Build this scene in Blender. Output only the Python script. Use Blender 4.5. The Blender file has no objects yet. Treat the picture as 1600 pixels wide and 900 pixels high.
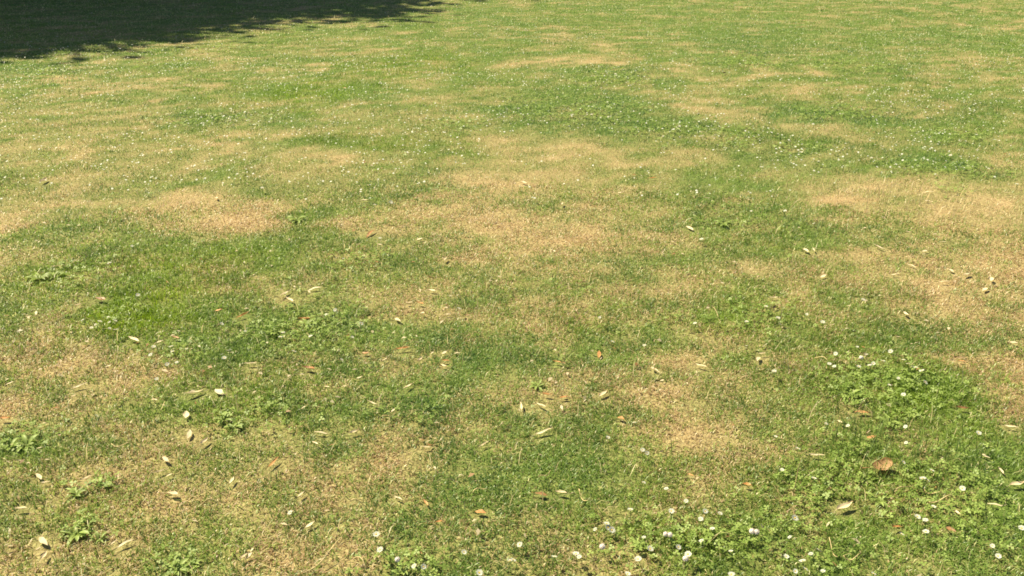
import bpy, bmesh, math, random
import numpy as np
from mathutils import Vector, Matrix, Euler

random.seed(7)
rng = np.random.default_rng(7)
SC = bpy.context.scene
COL = SC.collection

# ------------------------------------------------------------------ camera
CAM_H, PITCH, FPX = 1.55, math.radians(24.2), 1331.0      # metres, radians, focal length in photo pixels (1600 wide)
cam_d = bpy.data.cameras.new('camera')
cam_d.sensor_width = 36.0
cam_d.lens = FPX / 1600.0 * 36.0
cam_d.clip_start, cam_d.clip_end = 0.05, 3000.0
cam = bpy.data.objects.new('camera', cam_d)
COL.objects.link(cam)
cam.location = (0, 0, CAM_H)
cam.rotation_euler = (math.pi / 2 - PITCH, 0, 0)
SC.camera = cam

# ------------------------------------------------------------------ sky, sun, exposure
SUN_EL, SUN_AZ = math.radians(54), math.radians(-60)       # azimuth clockwise from +Y (straight ahead): sun ahead on the left
to_sun = Vector((math.sin(SUN_AZ) * math.cos(SUN_EL), math.cos(SUN_AZ) * math.cos(SUN_EL), math.sin(SUN_EL)))
W = bpy.data.worlds.new('World'); SC.world = W; W.use_nodes = True
wn = W.node_tree.nodes; wn.clear()
sky = wn.new('ShaderNodeTexSky'); sky.sky_type = 'NISHITA'; sky.sun_disc = False
sky.sun_elevation = SUN_EL; sky.sun_rotation = SUN_AZ
bg = wn.new('ShaderNodeBackground'); bg.inputs['Strength'].default_value = 0.05
wo = wn.new('ShaderNodeOutputWorld')
W.node_tree.links.new(sky.outputs['Color'], bg.inputs['Color'])
W.node_tree.links.new(bg.outputs['Background'], wo.inputs['Surface'])
sun_d = bpy.data.lights.new('sun', 'SUN'); sun_d.energy = 5.0; sun_d.angle = math.radians(0.55); sun_d.color = (1.0, 0.905, 0.61)
sun = bpy.data.objects.new('sun', sun_d); COL.objects.link(sun)
sun.rotation_euler = (-to_sun).to_track_quat('-Z', 'Y').to_euler()
sun.location = (-20, 10, 30)
vs = SC.view_settings
vs.view_transform = 'Standard'; vs.look = 'None'; vs.exposure = 1.05; vs.gamma = 1.0; vs.use_curve_mapping = False
SC.cycles.pixel_filter_type = 'BLACKMAN_HARRIS'
SC.cycles.filter_width = 1.7
SC.cycles.max_bounces = 6

# ------------------------------------------------------------------ where a photo pixel meets the ground
_s, _c = math.sin(PITCH), math.cos(PITCH)
def ground_at(px, py, z=0.0):
    u, v = (px - 800.0) / FPX, (450.0 - py) / FPX
    dx, dy, dz = u, _c + v * _s, -_s + v * _c
    t = (z - CAM_H) / dz
    return np.array((dx * t, dy * t))

# ------------------------------------------------------------------ smooth noise
class Noise:
    def __init__(s, seed, n=256):
        s.t = np.random.default_rng(seed).random((n, n)).astype(np.float32); s.n = n
    def __call__(s, x, y, scale):
        x = np.asarray(x, np.float32) / scale + 1000.37; y = np.asarray(y, np.float32) / scale + 1000.71
        i = np.floor(x).astype(np.int32); j = np.floor(y).astype(np.int32)
        f = x - i; g = y - j
        f = f * f * (3 - 2 * f); g = g * g * (3 - 2 * g)
        n = s.n; i0 = i % n; i1 = (i + 1) % n; j0 = j % n; j1 = (j + 1) % n
        t = s.t
        return (t[i0, j0] * (1 - f) + t[i1, j0] * f) * (1 - g) + (t[i0, j1] * (1 - f) + t[i1, j1] * f) * g
N1, N2, N3, N4 = Noise(11), Noise(12), Noise(13), Noise(14)

def height(x, y):
    return 0.035 * (N1(x, y, 2.3) - 0.5) + 0.014 * (N2(x, y, 0.7) - 0.5)

# ------------------------------------------------------------------ where the lawn is parched and where it is green
# (photo x, y, half width, half height, dryness 0..1): each becomes an ellipse on the ground
PATCH = [
 (830,335,170,60,.8),(880,455,190,45,.68),(760,400,120,50,.7),(900,290,100,50,.75),(1560,460,70,70,.75),
 (880,98,85,9,1.0),(1115,115,75,9,.9),(1140,150,140,18,.78),(1030,62,55,6,.62),(800,132,70,14,.5),(835,62,60,8,.4),
 (900,170,110,24,.12),(965,120,60,11,.15),(1060,205,170,20,.08),(1210,230,130,18,.12),(1320,180,100,16,.15),(1430,215,90,18,.35),
 (1580,236,50,16,.85),(1500,105,90,16,.5),(1250,80,120,16,.22),(1400,60,200,20,.25),(1000,25,200,18,.25),(1100,85,80,10,.25),
 (1230,205,60,9,.6),(1350,150,60,10,.45),(1560,150,60,18,.35),(1400,125,80,10,.3),
 (190,136,65,15,.72),(90,150,80,18,.62),(40,135,50,10,.5),(620,105,110,28,.5),(470,150,90,22,.22),(330,188,120,13,.18),
 (470,215,110,9,.62),(560,230,120,12,.1),(650,165,60,8,.62),(720,185,60,16,.3),(60,112,50,9,.3),(400,95,120,18,.5),
 (220,100,90,14,.45),(700,80,90,16,.3),(600,55,90,9,.4),(300,140,60,14,.5),(150,190,80,14,.4),(50,200,70,14,.5),
 (250,215,80,10,.5),(610,195,60,10,.35),(760,120,60,16,.35),(540,185,60,10,.4),
 (880,228,140,18,.85),(850,270,110,32,.8),(700,350,80,28,.85),(850,385,140,30,.98),(780,310,90,30,.65),(960,335,70,28,.55),
 (1025,285,55,28,.32),(1150,345,100,38,.15),(1030,240,80,14,.55),(1110,275,60,22,.3),(1190,290,50,20,.3),(680,300,50,20,.45),
 (760,245,40,16,.25),(890,325,50,14,.4),
 (480,262,95,14,.75),(390,287,55,13,.12),(600,300,85,32,.22),(360,335,95,28,1.0),(300,335,50,18,.75),(20,340,60,35,1.0),
 (100,265,80,22,.65),(200,285,70,24,.35),(120,320,60,28,.7),(230,335,50,16,.6),(470,345,40,13,.12),(560,358,90,15,.8),
 (520,320,40,16,.4),(250,245,70,12,.55),(30,250,50,14,.4),
 (120,430,130,40,.22),(235,485,80,42,.0),(270,430,170,40,.14),(480,425,120,40,.28),(650,420,110,36,.3),(700,455,60,26,.32),
 (385,430,45,9,.55),(20,400,50,22,.6),(150,380,80,18,.45),(560,405,60,18,.2),
 (500,520,120,44,.12),(400,545,90,34,.2),(710,540,110,38,.2),(625,490,55,36,.58),(480,463,60,9,.6),(300,555,70,26,.2),
 (40,520,60,44,.5),(70,570,100,20,.62),(110,620,100,30,.48),(25,655,50,22,.9),(250,615,100,36,.55),(300,608,40,14,.85),
 (420,640,100,45,.12),(50,695,95,22,.12),(200,715,80,30,.58),(255,700,40,22,.9),(60,765,85,40,.64),(145,700,60,18,.66),
 (350,720,60,40,.35),(270,800,160,50,.42),(120,815,60,35,.4),(400,810,70,36,.5),(510,740,110,40,.56),(600,715,45,26,.85),(420,870,60,36,.68),
 (20,870,60,40,.65),(160,875,90,30,.45),(300,880,60,22,.25),(520,830,80,36,.55),
 (600,830,80,40,.55),(710,720,90,50,.2),(640,650,80,34,.22),(560,600,55,34,.55),(470,600,50,26,.5),(720,620,60,24,.4),(830,590,100,40,.55),
 (880,622,50,10,.75),(1010,600,100,28,.72),(1160,650,110,45,.64),(1090,695,90,22,.68),(1110,590,90,20,.7),(950,520,75,38,.14),
 (1040,520,70,26,.3),(1180,505,75,38,.22),(1060,440,100,36,.65),(1100,470,90,16,.6),(860,425,32,10,.1),(830,485,80,36,.6),(900,460,60,26,.7),
 (760,440,50,40,.5),(760,490,60,16,.55),
 (1360,300,115,26,1.0),(1480,320,80,20,.75),(1300,345,50,14,.5),(1235,355,55,34,.12),(1460,268,110,16,.14),(1585,275,40,16,.08),
 (1400,350,70,16,.4),(1460,370,110,30,.6),(1565,400,60,44,.85),(1510,480,120,40,.8),(1575,575,60,55,.92),(1380,500,75,32,.2),(1300,480,50,18,.6),
 (1400,605,110,55,.06),(1210,610,60,46,.55),(1500,690,110,50,.22),(1400,760,180,70,.1),(1240,780,90,50,.18),(1540,850,80,40,.32),
 (1560,640,40,26,.6),(1300,440,90,36,.55),(1180,420,60,28,.6),(1440,430,90,30,.62),(1520,540,60,24,.55),(1240,695,60,30,.5),
 (1100,850,180,45,.16),(1010,760,110,40,.4),(870,740,110,50,.28),(840,830,60,40,.5),(760,830,70,46,.4),(930,660,90,26,.55),(680,880,80,26,.25),
 (780,660,60,30,.35),(960,880,60,30,.22),(1330,850,120,40,.22),(1320,700,80,26,.2),
]
# brightest yellow-green growth
LUSH = [(245,490,88,44,1),(480,150,90,20,.9),(560,230,110,12,.8),(300,420,140,30,.5),(1240,225,90,10,.6),(1400,600,110,50,.6),(1150,130,0.1,0.1,0),
 (420,640,80,36,.35),(620,105,100,24,.7),(1400,760,160,60,.35),(1040,840,60,14,.6),(1180,500,60,30,.5),(940,505,60,26,.4),(130,430,100,30,.4)]
# deeper, cooler green: the finer-leaved grass and clover swards
DEEP = [(1000,195,190,24,.9),(1260,234,150,20,.9),(1340,182,140,16,.8),(1210,228,130,15,1),(1060,205,120,15,1),(900,176,115,22,1),(965,122,50,10,.8),(600,302,80,30,.7),(330,190,115,10,.7),(1320,182,90,12,.7),(1480,262,105,14,.9),(1585,275,40,14,1),(1150,345,95,34,.8),
 (460,345,45,12,.9),(390,287,55,12,.9),(500,522,115,38,.6),(710,540,100,32,.7),(640,650,80,34,.8),(710,725,90,46,.75),(400,545,80,28,.6),(950,522,70,34,.7),(1385,500,75,28,.6),(50,692,90,20,.7),(1240,780,80,46,.6),
 (870,740,100,46,.6),(760,860,60,36,.6),(860,425,30,9,.9),(1170,78,80,12,.7),(1390,120,80,10,.4),(730,185,50,13,.5),(650,415,100,30,.4),(1540,860,70,30,.5),(1025,288,50,24,.6),(80,112,40,8,.6),(200,280,60,18,.5),
 (570,232,90,10,.5),(1180,300,60,22,.5),(420,640,70,36,.5),(290,545,80,26,.5),(540,425,70,26,.4),(880,60,60,14,.4),(1500,170,90,12,.5),(1490,700,80,36,.4),(1340,850,90,30,.5),(620,890,60,16,.5)]
def to_ellipse(e):
    px, py, rx, ry, a = e
    py0 = max(py - ry, -60)
    c = ground_at(px, py)
    near, far = ground_at(px, py + ry)[1], ground_at(px, py0)[1]
    wx = abs(ground_at(px + rx, py)[0] - ground_at(px - rx, py)[0]) / 2
    return (c[0], (near + far) / 2, wx, max((far - near) / 2, 0.03), a)
E_PATCH = [to_ellipse(e) for e in PATCH]
E_DEEP = [to_ellipse(e) for e in DEEP]
E_LUSH = [to_ellipse(e) for e in LUSH if e[2] > 1]

def blend(x, y, ells, w0, a0):
    num = np.full(x.shape, w0 * a0, np.float32); den = np.full(x.shape, w0, np.float32)
    for cx, cy, wx, wy, a in ells:
        q = ((x - cx) / wx) ** 2 + ((y - cy) / wy) ** 2
        w = np.exp(-0.9 * q * (1 + 0.25 * q))
        num += w * a; den += w
    return num / den
def warp(x, y):
    r = np.hypot(x, y)
    k = np.clip(r / 6, 0.35, 1.6)
    wx = x + k * (0.40 * (N3(x, y, 0.5) - .5) + 0.22 * (N4(x, y, 0.16) - .5))
    wy = y + k * (0.36 * (N4(x, y, 0.6) - .5) + 0.22 * (N3(x, y, 0.2) - .5))
    return wx.astype(np.float32), wy.astype(np.float32)
def dryness(x, y):
    a, b = warp(x, y)
    d = blend(a, b, E_PATCH, 0.14, 0.44)
    d = .12 + .67 * np.clip(d, 0, 1) ** 1.1 - .20 * np.clip((y - 4.5) / 4, 0, 1)
    k = np.clip(np.hypot(x, y) / 7, .8, 1.3)
    d = d + k * (0.42 * (N2(x, y, 0.33) - .5) + 0.52 * (N1(x, y, 0.12) - .5) + 0.26 * (N4(x, y, .05) - .5)) + 0.16 * (N3(x, y, 1.1) - .5)
    return np.clip(d, 0, 1)
def lushness(x, y, ells=None):
    a, b = warp(x, y)
    l = np.zeros(x.shape, np.float32)
    for cx, cy, wx, wy, v in (ells or E_LUSH):
        q = ((a - cx) / wx) ** 2 + ((b - cy) / wy) ** 2
        l = np.maximum(l, v * np.exp(-0.8 * q))
    return l

# ------------------------------------------------------------------ materials
def new_mat(name):
    m = bpy.data.materials.new(name); m.use_nodes = True
    nt = m.node_tree; nt.nodes.clear()
    out = nt.nodes.new('ShaderNodeOutputMaterial')
    return m, nt, out
def leaf_mat(name, base, var=0.25, rough=0.5, spec=0.35, trans=0.3, attr=None, spots=None, tgain=1.0):
    m, nt, out = new_mat(name)
    n, l = nt.nodes, nt.links
    bs = n.new('ShaderNodeBsdfPrincipled'); bs.inputs['Roughness'].default_value = rough
    bs.inputs['Specular IOR Level'].default_value = spec
    tr = n.new('ShaderNodeBsdfTranslucent')
    mx = n.new('ShaderNodeMixShader'); mx.inputs[0].default_value = trans
    if attr:
        a = n.new('ShaderNodeAttribute'); a.attribute_name = attr
        c = a.outputs['Color']
    else:
        oi = n.new('ShaderNodeObjectInfo')
        tc = n.new('ShaderNodeTexCoord')
        nz = n.new('ShaderNodeTexNoise'); nz.inputs['Scale'].default_value = 2.2; nz.inputs['Detail'].default_value = 5
        l.new(tc.outputs['Object'], nz.inputs['Vector'])
        ad = n.new('ShaderNodeMath'); ad.operation = 'ADD'
        l.new(oi.outputs['Random'], ad.inputs[0]); l.new(nz.outputs['Fac'], ad.inputs[1])
        mr = n.new('ShaderNodeMapRange'); mr.inputs['From Min'].default_value = .35; mr.inputs['From Max'].default_value = 1.65
        mr.inputs['To Min'].default_value = 1 - var; mr.inputs['To Max'].default_value = 1 + var
        l.new(ad.outputs[0], mr.inputs['Value'])
        hs = n.new('ShaderNodeHueSaturation'); hs.inputs['Color'].default_value = (*base, 1)
        l.new(mr.outputs['Result'], hs.inputs['Value'])
        c = hs.outputs['Color']
        if spots:
            n2 = n.new('ShaderNodeTexNoise'); n2.inputs['Scale'].default_value = 5; n2.inputs['Detail'].default_value = 3
            l.new(tc.outputs['Object'], n2.inputs['Vector'])
            r2 = n.new('ShaderNodeMapRange'); r2.inputs['From Min'].default_value = .5; r2.inputs['From Max'].default_value = .68
            l.new(n2.outputs['Fac'], r2.inputs['Value'])
            mc = n.new('ShaderNodeMixRGB'); mc.inputs['Color2'].default_value = (*spots, 1)
            l.new(r2.outputs['Result'], mc.inputs['Fac']); l.new(c, mc.inputs['Color1'])
            c = mc.outputs['Color']
    l.new(c, bs.inputs['Base Color'])
    gain = n.new('ShaderNodeVectorMath'); gain.operation = 'SCALE'; gain.inputs['Scale'].default_value = tgain
    l.new(c, gain.inputs[0]); l.new(gain.outputs[0], tr.inputs['Color'])
    l.new(bs.outputs[0], mx.inputs[1]); l.new(tr.outputs[0], mx.inputs[2])
    l.new(mx.outputs[0], out.inputs['Surface'])
    return m
M_GRASS = leaf_mat('grass_blades', None, rough=.42, spec=.6, trans=.40, attr='col', tgain=1.35)
M_CLOVER = leaf_mat('clover_leaves', None, rough=.5, spec=.4, trans=.4, attr='col', tgain=1.35)
M_PALE = leaf_mat('pale_dead_leaf', (.70,.59,.40), .22, .6, .25, .15, spots=(.54,.43,.28))
M_ORANGE = leaf_mat('orange_dead_leaf', (.60,.31,.12), .25, .5, .35, .2, spots=(.30,.14,.05))
M_BROWN = leaf_mat('brown_dead_leaf', (.40,.21,.09), .3, .5, .35, .15, spots=(.15,.07,.035))
M_DARK = leaf_mat('dark_dead_leaf', (.05,.035,.022), .3, .6, .3, .05)
M_STRAW = leaf_mat('dry_straw', (.62,.49,.25), .22, .5, .4, .15)
M_WEED = leaf_mat('weed_leaf', (.29,.37,.10), .28, .5, .35, .35)
M_PETAL = leaf_mat('daisy_petal', (.60,.60,.53), .16, .6, .2, .25)
M_YELLOW = leaf_mat('daisy_centre', (.70,.45,.03), .15, .7, .2, 0)
M_STEM = leaf_mat('flower_stem', (.12,.18,.05), .2, .5, .3, .1)
M_CFLOWER = leaf_mat('clover_petal', (.84,.74,.68), .06, .8, .1, .1)
M_TREELEAF = leaf_mat('tree_leaf', (.055,.09,.025), .3, .5, .4, .2)

def ground_mat():
    m, nt, out = new_mat('lawn_soil_and_thatch')
    n, l = nt.nodes, nt.links
    bs = n.new('ShaderNodeBsdfPrincipled'); bs.inputs['Roughness'].default_value = .9; bs.inputs['Specular IOR Level'].default_value = .1
    at = n.new('ShaderNodeAttribute'); at.attribute_name = 'dry'
    tc = n.new('ShaderNodeTexCoord')
    def noise(scale, detail):
        z = n.new('ShaderNodeTexNoise'); z.inputs['Scale'].default_value = scale; z.inputs['Detail'].default_value = detail
        l.new(tc.outputs['Object'], z.inputs['Vector']); return z.outputs['Fac']
    def ramp(stops):
        r = n.new('ShaderNodeValToRGB'); e = r.color_ramp.elements
        while len(e) < len(stops): e.new(.5)
        for k, (p, c) in enumerate(stops): e[k].position = p; e[k].color = (*c, 1)
        return r
    green = ramp([(.3,(.04,.065,.016)),(.5,(.10,.15,.034)),(.7,(.19,.25,.06))])
    straw = ramp([(.3,(.24,.16,.085)),(.5,(.40,.285,.15)),(.7,(.53,.41,.235))])
    f = noise(95, 6)
    l.new(f, green.inputs[0]); l.new(f, straw.inputs[0])
    big = noise(9, 4)
    ad = n.new('ShaderNodeMath'); ad.operation = 'MULTIPLY_ADD'; ad.inputs[1].default_value = .5; ad.inputs[2].default_value = -.25
    l.new(big, ad.inputs[0])
    sm = n.new('ShaderNodeMath'); sm.operation = 'ADD'; sm.use_clamp = True
    l.new(ad.outputs[0], sm.inputs[0]); l.new(at.outputs['Fac'], sm.inputs[1])
    mx = n.new('ShaderNodeMixRGB'); l.new(sm.outputs[0], mx.inputs['Fac'])
    l.new(green.outputs[0], mx.inputs['Color1']); l.new(straw.outputs[0], mx.inputs['Color2'])
    l.new(mx.outputs[0], bs.inputs['Base Color'])
    bp = n.new('ShaderNodeBump'); bp.inputs['Strength'].default_value = .8; bp.inputs['Distance'].default_value = .012
    l.new(noise(140, 5), bp.inputs['Height']); l.new(bp.outputs[0], bs.inputs['Normal'])
    l.new(bs.outputs[0], out.inputs['Surface'])
    return m
def bark_mat():
    m, nt, out = new_mat('tree_bark')
    n, l = nt.nodes, nt.links
    bs = n.new('ShaderNodeBsdfPrincipled'); bs.inputs['Roughness'].default_value = .9
    tc = n.new('ShaderNodeTexCoord'); z = n.new('ShaderNodeTexNoise'); z.inputs['Scale'].default_value = 6; z.inputs['Detail'].default_value = 6
    mp = n.new('ShaderNodeMapping'); mp.inputs['Scale'].default_value = (3, 3, .6)
    l.new(tc.outputs['Object'], mp.inputs[0]); l.new(mp.outputs[0], z.inputs['Vector'])
    r = n.new('ShaderNodeValToRGB'); r.color_ramp.elements[0].color = (.04,.03,.02,1); r.color_ramp.elements[1].color = (.18,.14,.10,1)
    l.new(z.outputs['Fac'], r.inputs[0]); l.new(r.outputs[0], bs.inputs['Base Color'])
    bp = n.new('ShaderNodeBump'); bp.inputs['Distance'].default_value = .05; l.new(z.outputs['Fac'], bp.inputs['Height']); l.new(bp.outputs[0], bs.inputs['Normal'])
    l.new(bs.outputs[0], out.inputs['Surface']); return m
M_GROUND, M_BARK = ground_mat(), bark_mat()

# ------------------------------------------------------------------ mesh and object helpers
def np_mesh(name, verts, loops, sizes, mat, col=None, smooth=False):
    me = bpy.data.meshes.new(name)
    verts = np.ascontiguousarray(verts, np.float32); loops = np.ascontiguousarray(loops, np.int32); sizes = np.ascontiguousarray(sizes, np.int32)
    me.vertices.add(len(verts)); me.vertices.foreach_set('co', verts.ravel())
    me.loops.add(len(loops)); me.loops.foreach_set('vertex_index', loops)
    me.polygons.add(len(sizes))
    st = np.zeros(len(sizes), np.int32); st[1:] = np.cumsum(sizes)[:-1]
    me.polygons.foreach_set('loop_start', st)
    if smooth: me.polygons.foreach_set('use_smooth', np.ones(len(sizes), bool))
    if col is not None:
        a = me.attributes.new('col', 'FLOAT_COLOR', 'POINT')
        c4 = np.ones((len(verts), 4), np.float32); c4[:, :3] = col
        a.data.foreach_set('color', c4.ravel())
    me.update(calc_edges=True)
    me.materials.append(mat)
    return me
def link(name, me, parent=None, loc=None, rot=None, scale=None):
    o = bpy.data.objects.new(name, me); COL.objects.link(o)
    if parent: o.parent = parent
    if loc is not None: o.location = loc
    if rot is not None: o.rotation_euler = rot
    if scale is not None: o.scale = scale
    return o
def tag(o, label=None, cat=None, group=None, kind=None):
    for k, v in (('label', label), ('category', cat), ('group', group), ('kind', kind)):
        if v: o[k] = v
    return o
def bm_mesh(name, bm, mat, smooth=True):
    me = bpy.data.meshes.new(name); bm.to_mesh(me); bm.free()
    for p in me.polygons: p.use_smooth = smooth
    me.materials.append(mat); return me
def tube(bm, pts, radii, sides=6):
    prev = None
    for k, p in enumerate(pts):
        d = (pts[min(k + 1, len(pts) - 1)] - pts[max(k - 1, 0)]).normalized()
        a = d.orthogonal().normalized(); b = d.cross(a)
        ring = [bm.verts.new(p + radii[k] * (math.cos(t) * a + math.sin(t) * b)) for t in [2 * math.pi * i / sides for i in range(sides)]]
        if prev:
            # keep rings aligned
            off = min(range(sides), key=lambda o: (ring[o].co - prev[0].co).length)
            ring = ring[off:] + ring[:off]
            if (ring[1].co - prev[1].co).length > (ring[-1].co - prev[1].co).length: ring = [ring[0]] + ring[1:][::-1]
            for i in range(sides): bm.faces.new((prev[i], prev[(i + 1) % sides], ring[(i + 1) % sides], ring[i]))
        else:
            bm.faces.new(ring[::-1])
        prev = ring
    bm.faces.new(prev)

# ------------------------------------------------------------------ the ground: one sheet to the horizon
def axis(inner0, inner1, step, outer):
    a = list(np.arange(inner0, inner1 + 1e-6, step))
    s, v = step, inner1
    right = []
    while v < outer: s *= 1.45; v += s; right.append(v)
    s, v = step, inner0
    left = []
    while v > -outer: s *= 1.45; v -= s; left.append(v)
    return np.array(left[::-1] + a + right, np.float32)
gx, gy = axis(-14, 14, .14, 900), axis(0.4, 24, .12, 900)
GX, GY = np.meshgrid(gx, gy)
fade = np.clip(1.6 - np.hypot(GX, GY) / 60, 0, 1)
GV = np.stack([GX, GY, height(GX, GY) * fade], -1).reshape(-1, 3)
nx, ny = len(gx), len(gy)
idx = np.arange(nx * ny).reshape(ny, nx)
quads = np.stack([idx[:-1, :-1], idx[:-1, 1:], idx[1:, 1:], idx[1:, :-1]], -1).reshape(-1, 4)
gme = np_mesh('ground', GV, quads.ravel(), np.full(len(quads), 4), M_GROUND, smooth=True)
ga = gme.attributes.new('dry', 'FLOAT', 'POINT')
ga.data.foreach_set('value', dryness(GX.ravel(), GY.ravel()).astype(np.float32))
tag(link('ground', gme), kind='structure')

# ------------------------------------------------------------------ the tree that throws the shade (its trunk stands left of the view)
TREE = Vector((-16.3, 22.85, 0.0)); CROWN_H = 9.5
def build_tree():
    root = bpy.data.objects.new('shade_tree', None); COL.objects.link(root); root.location = TREE
    tag(root, 'broad leafy tree whose dark shade covers the upper left of the lawn', 'tree')
    r = random.Random(5)
    bm = bmesh.new()
    pts = [Vector((0, 0, -.2)), Vector((.03, .02, .35)), Vector((.1, 0, 2)), Vector((0, .15, 4.2)), Vector((.2, .1, 6.5)), Vector((.1, .3, 9.5)), Vector((0, .2, 12))]
    tube(bm, pts, [.75, .52, .44, .38, .27, .15, .05], 12)
    link('trunk', bm_mesh('trunk', bm, M_BARK), root)
    bm = bmesh.new(); ends = []
    for k in range(15):
        a = k * 2.4; z0 = 3.3 + .36 * k; L = r.uniform(5.5, 8.5) * (1 - .035 * k)
        p = Vector((0, .1, z0)); d = Vector((math.cos(a), math.sin(a), .35 + .04 * k)).normalized()
        ps = [p.copy()]
        for s in range(5):
            p = p + d * L / 5; d = (d + Vector((r.uniform(-.2, .2), r.uniform(-.2, .2), r.uniform(-.05, .12)))).normalized(); ps.append(p.copy())
            if s > 0:
                e = p + Vector((r.uniform(-1.5, 1.5), r.uniform(-1.5, 1.5), r.uniform(.3, 1.3)))
                tube(bm, [p, (p + e) / 2 + Vector((0, 0, .1)), e], [.05, .035, .015], 5); ends.append(e)
        tube(bm, ps, [.17, .13, .10, .07, .045, .02], 7); ends.append(p)
    link('limbs', bm_mesh('limbs', bm, M_BARK), root)
    # crown: many leaf clumps through a flattened dome, each leaf its own bent face
    g = np.random.default_rng(3)
    R = 9.9; n_cl = 2000
    u = g.random(n_cl); th = g.random(n_cl) * 2 * math.pi
    rad = R * np.sqrt(u) * (0.97 + 0.03 * np.sin(5 * th + 1) + .015 * np.sin(11 * th))
    cz = CROWN_H - 2.2 + g.random(n_cl) * (5.2 * np.sqrt(np.clip(1 - (rad / (R * 1.1)) ** 2, 0, 1)) + .8)
    rim = np.arange(n_cl) < 900; th[:900] = np.arange(900) * 2 * math.pi * 7 / 900 + g.normal(0, .01, 900); rad[rim] = R * g.uniform(.90, 1.0, 900) * (0.97 + 0.03 * np.sin(5 * th + 1) + .015 * np.sin(11 * th))[rim]
    cz[rim] = CROWN_H - 2.2 + g.random(900) * 1.0
    cl = np.stack([rad * np.cos(th), rad * np.sin(th), cz], -1)
    per = 78
    c = np.repeat(cl, per, 0) + g.normal(0, 1, (n_cl * per, 3)) * np.repeat(np.where(rim, g.uniform(.20, .32, n_cl), g.uniform(.32, .62, n_cl)), per)[:, None] * np.array((1, 1, .7))
    n = len(c); s = g.uniform(.13, .22, n)[:, None]
    ax = g.normal(0, 1, (n, 3)); ax /= np.linalg.norm(ax, axis=1)[:, None]
    bx = np.cross(ax, g.normal(0, 1, (n, 3))); bx /= np.linalg.norm(bx, axis=1)[:, None]
    nz = np.cross(ax, bx)
    V = np.stack([c - ax * s, c + bx * s * .55 + nz * s * .2, c + ax * s, c - bx * s * .55 + nz * s * .2], 1).reshape(-1, 3)
    me = np_mesh('crown', V, np.arange(4 * n), np.full(n, 4), M_TREELEAF)
    tag(link('crown', me, root), kind='stuff')
build_tree()

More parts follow.
